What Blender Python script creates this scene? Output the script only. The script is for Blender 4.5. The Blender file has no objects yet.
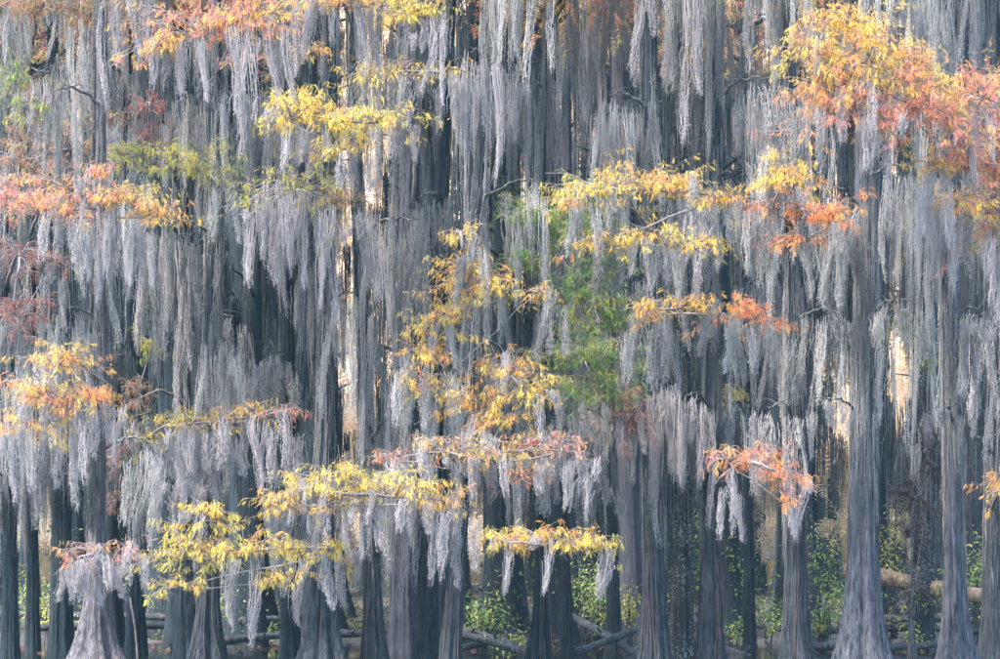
import bpy, math, random
import numpy as np
R = math.radians
S = bpy.context.scene
C = S.collection

# ------------------------------------------------------------------ camera
F = 2450.0            # focal length in photo pixels (photo is 1000 wide)
HY = 570.0            # photo row of the eye level
EYE = 1.5             # eye height above the water (sitting in a boat)
cam_d = bpy.data.cameras.new('camera'); cam = bpy.data.objects.new('camera', cam_d); C.objects.link(cam)
cam_d.sensor_width = 36.0; cam_d.lens = F / 1000 * 36.0
cam.location = (0, 0, EYE); cam.rotation_euler = (R(90), 0, 0)
cam_d.shift_y = (HY - 329.5) / 1000.0
cam_d.clip_start = 0.5; cam_d.clip_end = 2000
S.camera = cam
# ------------------------------------------------------------------ sky, sun, exposure
SUN_EL, SUN_AZ = 58, 235      # azimuth: compass from +Y clockwise, so behind the camera
W = bpy.data.worlds.new('World'); S.world = W; W.use_nodes = True
nt = W.node_tree; nt.nodes.clear()
sky = nt.nodes.new('ShaderNodeTexSky'); sky.sky_type = 'NISHITA'; sky.sun_disc = False
sky.sun_elevation = R(SUN_EL); sky.sun_rotation = R(SUN_AZ); sky.dust_density = 1.0; sky.air_density = 1.0
bg = nt.nodes.new('ShaderNodeBackground'); bg.inputs[1].default_value = 0.075
wo = nt.nodes.new('ShaderNodeOutputWorld')
nt.links.new(sky.outputs[0], bg.inputs[0]); nt.links.new(bg.outputs[0], wo.inputs[0])
sl = bpy.data.lights.new('sun', 'SUN'); sun = bpy.data.objects.new('sun', sl); C.objects.link(sun)
sl.energy = 1.5; sl.angle = R(10); sl.color = (1.0, 0.90, 0.82)
sun.rotation_euler = (R(90 - SUN_EL), 0, R(180 - SUN_AZ))
sun.location = (0, -20, 40)
S.view_settings.view_transform = 'Standard'; S.view_settings.look = 'None'
S.view_settings.gamma = 1; S.view_settings.use_curve_mapping = False
S.view_settings.exposure = 3.65
cy = S.cycles
cy.max_bounces = 6; cy.diffuse_bounces = 3; cy.glossy_bounces = 2; cy.transmission_bounces = 4
cy.volume_bounces = 1; cy.transparent_max_bounces = 4; cy.use_denoising = True; cy.denoising_input_passes = 'RGB_ALBEDO_NORMAL'; cy.denoising_prefilter = 'ACCURATE'
cy.sample_clamp_indirect = 8

# ------------------------------------------------------------------ helpers
rng = np.random.default_rng(7); random.seed(7)
U = lambda a, b: float(rng.uniform(a, b))
def P(px, py, D):
    """photo pixel + distance from the camera -> point"""
    return np.array([(px - 500) / F * D, D, EYE + (HY - py) / F * D])
def mk_mesh(name, V, faces, col=None, smooth=True):
    """faces: list of int arrays (n,3) / (n,4)"""
    V = np.asarray(V, dtype=np.float32).reshape(-1, 3)
    m = bpy.data.meshes.new(name)
    m.vertices.add(len(V)); m.vertices.foreach_set('co', V.ravel())
    idx = np.concatenate([np.asarray(f, dtype=np.int32).ravel() for f in faces])
    cnt = np.concatenate([np.full(len(f), np.asarray(f).shape[1], np.int32) for f in faces])
    st = np.zeros(len(cnt), np.int32); st[1:] = np.cumsum(cnt)[:-1]
    m.loops.add(len(idx)); m.loops.foreach_set('vertex_index', idx)
    m.polygons.add(len(cnt)); m.polygons.foreach_set('loop_start', st)
    if smooth: m.polygons.foreach_set('use_smooth', np.ones(len(cnt), bool))
    m.update(calc_edges=True)
    if col is not None:
        a = m.attributes.new('col', 'FLOAT_COLOR', 'POINT')
        c4 = np.ones((len(V), 4), np.float32); c4[:, :3] = col
        a.data.foreach_set('color', c4.ravel())
    return m
class MB:
    """collects verts, faces and colours into one mesh"""
    def __init__(s): s.V = []; s.F3 = []; s.F4 = []; s.C = []; s.n = 0
    def add(s, V, f3=None, f4=None, col=None):
        V = np.asarray(V, float).reshape(-1, 3)
        if f3 is not None and len(f3): s.F3.append(np.asarray(f3) + s.n)
        if f4 is not None and len(f4): s.F4.append(np.asarray(f4) + s.n)
        s.V.append(V)
        c = np.zeros((len(V), 3)) if col is None else np.broadcast_to(col, (len(V), 3))
        s.C.append(c); s.n += len(V)
    def mesh(s, name, smooth=True):
        fs = ([np.concatenate(s.F3)] if s.F3 else []) + ([np.concatenate(s.F4)] if s.F4 else [])
        return mk_mesh(name, np.concatenate(s.V), fs, np.concatenate(s.C), smooth)
def obj(name, mesh, mat=None, parent=None, loc=None):
    o = bpy.data.objects.new(name, mesh); C.objects.link(o)
    if mat is not None and not mesh.materials: mesh.materials.append(mat)
    if parent is not None: o.parent = parent
    if loc is not None: o.location = loc
    return o
def empty(name, loc):
    o = bpy.data.objects.new(name, None); C.objects.link(o); o.location = loc; o.empty_display_size = .2
    return o
def tag(o, label=None, cat=None, group=None, kind=None):
    if label: o['label'] = label
    if cat: o['category'] = cat
    if group: o['group'] = group
    if kind: o['kind'] = kind
    return o
def tube(pts, rad, sides=6, cap=True):
    pts = np.asarray(pts, float); n = len(pts); rad = np.broadcast_to(rad, (n,))
    T = np.gradient(pts, axis=0); T /= np.linalg.norm(T, axis=1)[:, None] + 1e-9
    up = np.array([0, 0, 1.]) if abs(T[:, 2]).mean() < .8 else np.array([1., 0, 0])
    A = np.cross(T, up); A /= np.linalg.norm(A, axis=1)[:, None] + 1e-9
    B = np.cross(T, A)
    th = np.arange(sides) * 2 * math.pi / sides
    V = pts[:, None] + rad[:, None, None] * (A[:, None] * np.cos(th)[None, :, None] + B[:, None] * np.sin(th)[None, :, None])
    i = np.arange(n - 1)[:, None] * sides; j = np.arange(sides)[None]; k = (j + 1) % sides
    q = np.stack([i + j, i + k, i + sides + k, i + sides + j], -1).reshape(-1, 4)
    V = V.reshape(-1, 3); f3 = None
    if cap:
        V = np.concatenate([V, pts[:1], pts[-1:]]); c0, c1 = n * sides, n * sides + 1; j = np.arange(sides); k = (j + 1) % sides
        f3 = np.concatenate([np.stack([k, j, np.full(sides, c0)], 1), np.stack([(n - 1) * sides + j, (n - 1) * sides + k, np.full(sides, c1)], 1)])
    return V, f3, q
def smooth_path(ctrl, n):
    """Catmull-Rom through control points"""
    c = np.asarray(ctrl, float)
    if len(c) == 2: return c[0] + (c[1] - c[0]) * np.linspace(0, 1, n)[:, None]
    c = np.concatenate([[2 * c[0] - c[1]], c, [2 * c[-1] - c[-2]]])
    out = []; m = len(c) - 3
    for t in np.linspace(0, m - 1e-6, n):
        k = int(t); u = t - k; p0, p1, p2, p3 = c[k:k + 4]
        out.append(.5 * (2 * p1 + (p2 - p0) * u + (2 * p0 - 5 * p1 + 4 * p2 - p3) * u * u + (3 * p1 - p0 - 3 * p2 + p3) * u ** 3))
    return np.array(out)

# ------------------------------------------------------------------ materials
def new_mat(name):
    m = bpy.data.materials.new(name); m.use_nodes = True; t = m.node_tree; t.nodes.clear()
    return m, t, t.nodes.new, t.links.new
def leafy(name, colour, trans=.35, rough=.8, vcol=False, rand=.25, alt=None, noise=2.2):
    m, t, N, L = new_mat(name)
    out = N('ShaderNodeOutputMaterial'); mix = N('ShaderNodeMixShader'); mix.inputs[0].default_value = trans
    d = N('ShaderNodeBsdfPrincipled'); d.inputs['Roughness'].default_value = rough; d.inputs['Specular IOR Level'].default_value = .15
    tr = N('ShaderNodeBsdfTranslucent')
    if vcol:
        a = N('ShaderNodeAttribute'); a.attribute_name = 'col'; src = a.outputs['Color']
    else:
        tc = N('ShaderNodeTexCoord'); no = N('ShaderNodeTexNoise'); no.inputs['Scale'].default_value = noise; no.inputs['Detail'].default_value = 4
        mp = N('ShaderNodeMapping'); mp.inputs['Scale'].default_value = (1, 1, .25)
        L(tc.outputs['Object'], mp.inputs[0]); L(mp.outputs[0], no.inputs['Vector'])
        rp = N('ShaderNodeValToRGB'); rp.color_ramp.elements[0].position = .36; rp.color_ramp.elements[1].position = .66
        rp.color_ramp.elements[0].color = (*alt, 1); rp.color_ramp.elements[1].color = (*colour, 1)
        L(no.outputs['Fac'], rp.inputs[0])
        oi = N('ShaderNodeObjectInfo'); mr = N('ShaderNodeMapRange'); mr.inputs[3].default_value = 1 - rand; mr.inputs[4].default_value = 1 + rand * .6
        L(oi.outputs['Random'], mr.inputs[0])
        vm = N('ShaderNodeVectorMath'); vm.operation = 'SCALE'; L(rp.outputs[0], vm.inputs[0]); L(mr.outputs[0], vm.inputs['Scale'])
        src = vm.outputs[0]
    L(src, d.inputs['Base Color']); L(src, tr.inputs['Color'])
    L(d.outputs[0], mix.inputs[1]); L(tr.outputs[0], mix.inputs[2]); L(mix.outputs[0], out.inputs[0])
    return m
MOSS_PALE = leafy('moss_pale', (.54, .505, .505), .45, alt=(.36, .34, .34), rand=.15)
MOSS_GREY = leafy('moss_grey', (.53, .51, .49), .42, alt=(.17, .19, .19), rand=.35)
MOSS_FAR = leafy('moss_far', (.22, .24, .245), .4, alt=(.05, .07, .08), rand=.25)  # darker moss for the back trees: forest shade put into its colour
LEAF = leafy('leaf', None, .52, .65, vcol=True)
def bark(name, base, dark, lichen=0.0, lich_col=(.42, .47, .43), scale=26):
    m, t, N, L = new_mat(name)
    out = N('ShaderNodeOutputMaterial'); d = N('ShaderNodeBsdfPrincipled'); d.inputs['Roughness'].default_value = .85; d.inputs['Specular IOR Level'].default_value = .25
    tc = N('ShaderNodeTexCoord'); mp = N('ShaderNodeMapping'); mp.inputs['Scale'].default_value = (1, 1, .10)
    L(tc.outputs['Object'], mp.inputs[0])
    n1 = N('ShaderNodeTexNoise'); n1.inputs['Scale'].default_value = scale; n1.inputs['Detail'].default_value = 8; n1.inputs['Roughness'].default_value = .72; n1.inputs['Distortion'].default_value = .4
    L(mp.outputs[0], n1.inputs['Vector'])
    n2 = N('ShaderNodeTexNoise'); n2.inputs['Scale'].default_value = 2.3; n2.inputs['Detail'].default_value = 5; L(tc.outputs['Object'], n2.inputs['Vector'])
    r1 = N('ShaderNodeValToRGB'); e = r1.color_ramp.elements; e[0].position = .38; e[1].position = .62; e[0].color = (*dark, 1); e[1].color = (*base, 1)
    L(n1.outputs['Fac'], r1.inputs[0])
    mx = N('ShaderNodeMix'); mx.data_type = 'RGBA'; mx.blend_type = 'MULTIPLY'; mx.inputs[0].default_value = .7
    r2 = N('ShaderNodeValToRGB'); e = r2.color_ramp.elements; e[0].position = .35; e[1].position = .65; e[0].color = (.55, .6, .66, 1); e[1].color = (1.15, 1.08, 1.05, 1)
    L(n2.outputs['Fac'], r2.inputs[0]); L(r1.outputs[0], mx.inputs[6]); L(r2.outputs[0], mx.inputs[7])
    src = mx.outputs[2]
    if lichen > 0:
        v = N('ShaderNodeTexNoise'); v.inputs['Scale'].default_value = 24; v.inputs['Detail'].default_value = 3; v.inputs['Roughness'].default_value = .7; L(tc.outputs['Object'], v.inputs['Vector'])
        n3 = N('ShaderNodeTexNoise'); n3.inputs['Scale'].default_value = 1.6; L(tc.outputs['Object'], n3.inputs['Vector'])
        ad = N('ShaderNodeMath'); ad.operation = 'MULTIPLY_ADD'; ad.inputs[1].default_value = .45; L(n3.outputs['Fac'], ad.inputs[0]); L(v.outputs['Fac'], ad.inputs[2])
        r3 = N('ShaderNodeValToRGB'); e = r3.color_ramp.elements; e[0].position = .85 - lichen; e[1].position = .96 - lichen; L(ad.outputs[0], r3.inputs[0])
        m2 = N('ShaderNodeMix'); m2.data_type = 'RGBA'; L(r3.outputs[0], m2.inputs[0]); L(src, m2.inputs[6]); m2.inputs[7].default_value = (*lich_col, 1); src = m2.outputs[2]
    L(src, d.inputs['Base Color'])
    b = N('ShaderNodeBump'); b.inputs['Strength'].default_value = 1.0; b.inputs['Distance'].default_value = .06; L(n1.outputs['Fac'], b.inputs['Height'])
    L(b.outputs[0], d.inputs['Normal']); L(d.outputs[0], out.inputs[0])
    return m
BARK = {  # trunk barks shifted blue-grey, putting the teal of the shadows into the colour
    'pale': bark('bark_pale', (.14, .14, .16), (.016, .025, .033)),
    'pink': bark('bark_pink', (.20, .18, .19), (.026, .03, .038)),
    'brown': bark('bark_brown', (.068, .076, .087), (.008, .017, .023), 0.0),
    'purple': bark('bark_purple', (.09, .09, .11), (.035, .042, .056)),
    'dark': bark('bark_dark', (.030, .046, .056), (.006, .014, .019), 0.0),
    'lichen': bark('bark_lichen', (.045, .052, .058), (.010, .017, .022), .075, (.20, .245, .24)),
    'log': bark('bark_log', (.095, .10, .108), (.022, .028, .034), .02, (.2, .22, .2)),
    'tan': bark('bark_tan', (.52, .35, .22), (.20, .125, .085), .03, (.12, .09, .08), scale=9),
    'twig': bark('bark_twig', (.36, .31, .31), (.18, .16, .16), scale=40),
    'fibre': bark('bark_fibre', (.15, .145, .155), (.04, .046, .053)),
    'limb': bark('bark_limb', (.12, .125, .125), (.045, .05, .052), .04),
    'vine': bark('bark_vine', (.15, .11, .105), (.07, .06, .06)),
    'stick': bark('bark_stick', (.20, .15, .145), (.09, .075, .075)),
    'dead': bark('bark_dead', (.06, .042, .045), (.025, .02, .024)),
}

# ------------------------------------------------------------------ strand maker (moss)
def add_strands(mb, st, ln, rad, conv, nseg=8, curl=.008, sway=.05, fuzz=20, push=None, fl=(.018, .05)):
    """st (n,3) starts, ln (n,) lengths, rad strand radius, conv (n,3): the xy line the strand gathers towards"""
    n = len(st); t = np.linspace(0, 1, nseg + 1)
    g = (.08 + .46 * t ** 1.2)[None, :, None] * rng.uniform(.3, 1.35, (n, 1, 1))
    base = st[:, None, :] * (1 - g) + conv[:, None, :] * g
    base[..., 2] = st[:, 2, None] - ln[:, None] * t[None]
    ph = rng.uniform(0, 6.28, (n, 1)); k = rng.uniform(1.2, 2.6, (n, 1)); am = sway * rng.uniform(.2, 1, (n, 1)) * ln[:, None] ** .5
    base[..., 0] += am * np.sin(ph + k * 2.5 * t) * t + rng.normal(0, curl, (n, nseg + 1))
    base[..., 1] += am * np.cos(ph * 1.7 + k * 2.1 * t) * t + rng.normal(0, curl, (n, nseg + 1))
    w1 = rng.uniform(14, 30, (n, 1)); w2 = rng.uniform(14, 30, (n, 1)); dz_ = ln[:, None] * t[None]; wa = rng.uniform(.003, .016, (n, 1))
    base[..., 0] += wa * np.sin(ph * 3 + w1 * dz_); base[..., 1] += wa * np.sin(ph * 5 + w2 * dz_)
    if push is not None: base = push(base)
    th = np.arange(3) * 2.0944
    r = rad * rng.uniform(.7, 1.3, (n, 1)) * (np.clip(1.15 - t ** 2.2, .12, 1))[None]
    ring = np.stack([np.cos(th), np.sin(th), np.zeros(3)], -1)
    V = base[:, :, None, :] + r[:, :, None, None] * ring[None, None]
    i0 = (np.arange(n) * (nseg + 1) * 3)[:, None, None]; i1 = (np.arange(nseg) * 3)[None, :, None]; j = np.arange(3)[None, None]; kk = (j + 1) % 3
    q = np.stack([i0 + i1 + j, i0 + i1 + kk, i0 + i1 + 3 + kk, i0 + i1 + 3 + j], -1).reshape(-1, 4)
    mb.add(V, None, q)
    if fuzz:
        si = np.repeat(np.arange(n), fuzz); tt = rng.uniform(.03, .97, len(si)) * nseg; a = tt.astype(int); f = (tt - a)[:, None]
        p = base[si, a] * (1 - f) + base[si, a + 1] * f
        ang = rng.uniform(0, 6.28, len(si)); l = rng.uniform(*fl, len(si)); dz = -rng.uniform(.2, 1.6, len(si))
        d = np.stack([np.cos(ang), np.sin(ang), dz], -1); d /= np.linalg.norm(d, axis=1)[:, None]
        w = np.stack([-np.sin(ang), np.cos(ang), np.zeros(len(si))], -1) * (rad * .7)
        up = np.zeros_like(p); up[:, 2] = rad * .9
        V = np.stack([p + up, p - up + w, p + d * l[:, None]], 1)
        mb.add(V, np.arange(len(si) * 3).reshape(-1, 3))
def drape_mesh(name, width, length, ropes, per, rad=.0040, rope_r=.046, depth=.13, minl=.25, nseg=6, fuzz=26):
    """one hanging mass of Spanish moss: a row of ropes of strands, top edge at z = 0 along x"""
    mb = MB(); ropes = max(1, int(round(ropes * .72))); per = per * 1.35
    xs = np.linspace(-.5, .5, ropes) * width + rng.normal(0, width / ropes * .4, ropes)
    prof = rng.uniform(minl, 1, ropes) ** 1.2; prof[rng.integers(ropes)] = 1.0
    for x, pl in zip(xs, prof):
        n = int(per * rng.uniform(.6, 1.4)); L = length * pl
        c = np.array([x, rng.normal(0, depth), 0.])
        off = rng.normal(0, 1, (n, 3)) * np.array([rope_r, rope_r, .02]); off[:, 2] = rng.normal(-.01, .03, n)
        c[2] = -.55 * abs(x / width) * U(.2, 1.4) * min(1, length) - U(0, .16) + .03; L = max(.25, L + c[2])
        n = int(n * 1.35); f_ = rng.uniform(0, .8, n) * (rng.uniform(0, 1, n) < .78)
        off = rng.normal(0, 1, (n, 3)) * rope_r * (1.15 - .8 * f_[:, None]); off[:, 2] = rng.normal(-.01, .03, n)
        st = c + off; st[:, 2] -= f_ * L
        ln = np.maximum((L - f_ * L) * rng.uniform(.35, 1.0, n), .1)
        conv = np.repeat((c + np.array([rng.normal(0, .04), rng.normal(0, .03), 0]))[None], n, 0)
        a1, a2, k1 = rng.normal(0, .05), rng.normal(0, .04), U(1.2, 3)
        p1, p2 = U(0, 6.28), U(0, 6.28)
        def bendy(B):
            u = -(B[..., 2] - c[2])
            B[..., 0] += a1 * np.sin(p1 + k1 * u) - a1 * math.sin(p1) + .25 * a1 * u; B[..., 1] += a2 * np.sin(p2 + k1 * u) - a2 * math.sin(p2)
            return B
        add_strands(mb, st, ln, rad, conv, nseg, fuzz=fuzz, push=bendy)
    return mb.mesh(name)

# ------------------------------------------------------------------ sprigs of cypress needles
def sprig_template(npair=8):
    """a drooping feather of needles: axis along -z starting at 0, unit length, leaflets as triangles"""
    V = []; Fc = []; n = 0
    bend = rng.uniform(.05, .3); by = rng.uniform(-.12, .12)
    for i in range(npair):
        t = (i + .5) / npair; c = np.array([bend * math.sin(t * 2.2), by * t, -t])
        l = .19 * math.sin(.6 + 2.3 * t) * U(.7, 1.3)
        for s in (-1, 1):
            tip = c + np.array([U(-.12, .12), s * l, -l * U(.5, 1.1)])
            V += [c + (0, 0, .030), c - (0, 0, .030), tip]; Fc.append((n, n + 1, n + 2)); n += 3
    return np.array(V), np.array(Fc)
SPRIGS = [sprig_template() for _ in range(6)]
PAL = {
    'yellow': [(.88, .68, .12), (.88, .62, .11), (.88, .73, .18), (.74, .66, .14), (.88, .52, .11)],
    'gold':   [(.88, .60, .12), (.88, .50, .11), (.88, .67, .15), (.86, .42, .14)],
    'orange': [(.86, .36, .12), (.84, .28, .11), (.86, .46, .13), (.82, .32, .16)],
    'coral':  [(.82, .34, .21), (.75, .28, .21), (.85, .43, .16), (.86, .55, .15), (.66, .26, .21)],
    'mixed':  [(.87, .54, .12), (.84, .38, .16), (.78, .31, .21), (.87, .63, .15), (.66, .56, .13)],
    'far':    [(.86, .75, .55), (.86, .79, .66), (.85, .68, .50), (.82, .60, .46)],  # leaves paled to cream and peach: sunlit haze put into their colour
    'lime':   [(.48, .46, .10), (.62, .54, .10), (.36, .42, .10)],
    'green':  [(.18, .34, .08), (.27, .41, .09), (.12, .24, .07), (.38, .36, .09)],
    'muted':  [(.46, .25, .13), (.40, .18, .14), (.50, .34, .13), (.34, .28, .12)],
    'darkred': [(.34, .12, .10), (.42, .16, .10), (.26, .12, .11)],
    'rust':   [(.30, .16, .13), (.24, .13, .12), (.36, .22, .14)],
    'deadbrown': [(.075, .045, .05), (.05, .034, .04), (.10, .06, .06)],
    'shrub':  [(.24, .36, .11), (.34, .44, .13), (.50, .50, .14), (.15, .25, .10)],
    'shrubyellow': [(.60, .56, .14), (.46, .50, .13), (.66, .54, .12)],
}
def add_sprigs(mb, pos, axis, size, pal, jit=.16):
    n = len(pos)
    if not n: return
    pal = np.array(PAL[pal]) if isinstance(pal, str) else np.array(pal)
    for k, (TV, TF) in enumerate(SPRIGS):
        sel = np.arange(k, n, len(SPRIGS)); m = len(sel)
        if not m: continue
        z = -axis[sel]; z /= np.linalg.norm(z, axis=1)[:, None]
        r = rng.normal(0, 1, (m, 3)); x = np.cross(z, r); x /= np.linalg.norm(x, axis=1)[:, None] + 1e-9; y = np.cross(z, x)
        M = np.stack([x, y, z], 1)
        V = np.einsum('vi,mij->mvj', TV, M) * size[sel][:, None, None] + pos[sel][:, None]
        F3 = (TF[None] + (np.arange(m) * len(TV))[:, None, None]).reshape(-1, 3)
        c = pal[rng.integers(0, len(pal), m)] * rng.uniform(1 - jit * 1.5, 1 + jit, (m, 1)) + rng.normal(0, .015, (m, 3))
        c = np.clip(c, .012, .88)
        mb.add(V.reshape(-1, 3), F3, None, np.repeat(c, len(TV), 0))

# ------------------------------------------------------------------ the setting: ground, water
def ground_height(x, y):
    h = .10 * np.sin(x * .7 + y * .31) + .07 * np.sin(x * 1.9 - y * .83 + 1) + .05 * np.sin(x * 3.7 + y * 2.9)
    bank = np.clip((y - 43) / 9, 0, 1)
    return -.35 + bank * (.42 + h) + np.clip((y - 60) / 100, 0, 1) * .5
gx = np.concatenate([np.linspace(-190, -22, 30), np.linspace(-20, 20, 120), np.linspace(22, 190, 30)])
gy = np.concatenate([np.linspace(-30, 34, 12), np.linspace(36, 66, 90), np.linspace(68, 330, 40)])
X, Y = np.meshgrid(gx, gy); Z = ground_height(X, Y)
a = np.arange(len(gy) - 1)[:, None] * len(gx) + np.arange(len(gx) - 1)[None]
q = np.stack([a, a + 1, a + 1 + len(gx), a + len(gx)], -1).reshape(-1, 4)
m, t, N, L = new_mat('mud')
out = N('ShaderNodeOutputMaterial'); d = N('ShaderNodeBsdfPrincipled'); d.inputs['Roughness'].default_value = .8
tc = N('ShaderNodeTexCoord'); n1 = N('ShaderNodeTexNoise'); n1.inputs['Scale'].default_value = 3.5; n1.inputs['Detail'].default_value = 8
r1 = N('ShaderNodeValToRGB'); r1.color_ramp.elements[0].color = (.015, .02, .022, 1); r1.color_ramp.elements[1].color = (.06, .05, .045, 1)
b = N('ShaderNodeBump'); b.inputs['Strength'].default_value = 1; b.inputs['Distance'].default_value = .08
L(tc.outputs['Object'], n1.inputs['Vector']); L(n1.outputs['Fac'], r1.inputs[0]); L(r1.outputs[0], d.inputs['Base Color'])
L(n1.outputs['Fac'], b.inputs['Height']); L(b.outputs[0], d.inputs['Normal']); L(d.outputs[0], out.inputs[0])
tag(obj('swamp_ground', mk_mesh('swamp_ground', np.stack([X, Y, Z], -1), [q]), m), kind='structure')
m, t, N, L = new_mat('water')
out = N('ShaderNodeOutputMaterial'); d = N('ShaderNodeBsdfPrincipled'); d.inputs['Roughness'].default_value = .06; d.inputs['Base Color'].default_value = (.012, .016, .016, 1); d.inputs['IOR'].default_value = 1.33
tc = N('ShaderNodeTexCoord'); n1 = N('ShaderNodeTexNoise'); n1.inputs['Scale'].default_value = 4; b = N('ShaderNodeBump'); b.inputs['Strength'].default_value = .08
L(tc.outputs['Object'], n1.inputs['Vector']); L(n1.outputs['Fac'], b.inputs['Height']); L(b.outputs[0], d.inputs['Normal']); L(d.outputs[0], out.inputs[0])
tag(obj('water', mk_mesh('water', [(-189, -29, 0), (189, -29, 0), (189, 329, 0), (-189, 329, 0)], [np.array([[0, 1, 2, 3]])]), m), kind='structure')

# ------------------------------------------------------------------ trees
class Tree: pass
SURF = {}
def trunk_mesh(name, r_mid, r_base, H, top_dx, nth=56, nz=64, flutes=7, seed=0):
    """fluted, flared cypress trunk about its own base; returns mesh, axis(z), radius(z)"""
    g = np.random.default_rng(seed)
    ph = g.uniform(0, 6.28, 6); fl = r_base / r_mid - 1
    wob = g.uniform(-.035, .035, 4)
    ax = lambda z: np.stack([top_dx * z / 10.5 + wob[0] * np.sin(z * .45 + ph[0]) - wob[0] * math.sin(ph[0]), wob[1] * np.sin(z * .4 + ph[1]) - wob[1] * math.sin(ph[1]), z], -1)
    rad = lambda z: r_mid * (1.12 - .052 * z * (10.5 / H) ** .3) * np.clip((H + .3 - z) / 2.5, .12, 1) + r_mid * fl * np.exp(-np.maximum(z, 0) / .62) * .95
    z = np.concatenate([np.linspace(-.45, 2.5, nz // 2), np.linspace(2.6, H, nz - nz // 2)])
    th = np.arange(nth) * 2 * math.pi / nth
    Zg, T = np.meshgrid(z, th, indexing='ij')
    base = np.exp(-np.maximum(Zg, 0) / 1.5)
    f = 1 + (.05 + .17 * base * min(fl, 1.6)) * (np.abs(np.sin(flutes * .5 * T + ph[2] + .15 * np.sin(Zg))) - .5) * 1.6
    f += .05 * np.sin(3 * T + ph[3] + .3 * Zg) + .05 * np.sin(11 * T + ph[4] + .5 * np.sin(1.3 * Zg)) + .035 * np.sin(19 * T + ph[5] + .8 * np.sin(.9 * Zg))
    f += g.normal(0, .012, f.shape) + np.convolve(g.normal(0, .05, nth), [.25, .5, .25], 'same')[None] * np.linspace(.6, 1, len(z))[:, None]
    Rr = rad(Zg) * f; A = ax(z)
    V = np.stack([A[:, None, 0] + Rr * np.cos(T), A[:, None, 1] + Rr * np.sin(T), Zg], -1).reshape(-1, 3)
    i = np.arange(len(z) - 1)[:, None] * nth; j = np.arange(nth)[None]; k = (j + 1) % nth
    q = np.stack([i + j, i + k, i + nth + k, i + nth + j], -1).reshape(-1, 4)
    V = np.concatenate([V, A[-1:]]); tl = (len(z) - 1) * nth; f3 = np.stack([tl + np.arange(nth), tl + (np.arange(nth) + 1) % nth, np.full(nth, len(V) - 1)], 1)
    def surf(zz, tt):
        i = np.clip(np.searchsorted(z, zz), 0, len(z) - 1); k = np.round(tt / (2 * math.pi) * nth).astype(int) % nth
        r = Rr[i, k]; a_ = ax(zz); return a_ + np.stack([r * np.cos(tt), r * np.sin(tt), 0 * zz], -1), np.stack([np.cos(tt), np.sin(tt), 0 * zz], -1)
    mesh = mk_mesh(name, V, [f3, q]); SURF[name + str(seed)] = surf
    return mesh, ax, rad
def trunk_moss_mesh(name, ax, rad, z0, z1, ropes, per=9, rmul=1.0, srad=.0046, fuzz=14, lmin=.7, lmax=2.6):
    """moss clinging down a trunk (trunk space)"""
    mb = MB()
    for _ in range(ropes):
        z = U(z0, z1); th = U(0, 6.28); n = max(3, int(per * U(.6, 1.4))); L = U(lmin, lmax)
        tt = th + rng.normal(0, .16, n); zz = z + rng.normal(0, .12, n)
        A = ax(zz); rr = rad(zz) * rmul + .015
        st = A + np.stack([np.cos(tt) * rr, np.sin(tt) * rr, np.zeros(n)], -1)
        ln = L * rng.uniform(.4, 1, n)
        ln = np.minimum(ln, np.maximum(zz - 1.3 - U(0, 1), .15))
        ze = zz - ln; B = ax(ze); re = rad(ze) * rmul + U(.02, .08)
        cv = B + np.stack([np.cos(tt) * re, np.sin(tt) * re, np.zeros(n)], -1)
        cv = st + (cv - st) / .7
        add_strands(mb, st, ln, srad * 1.1, cv, 6, sway=.03, fuzz=fuzz)
    return mb.mesh(name)

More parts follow.
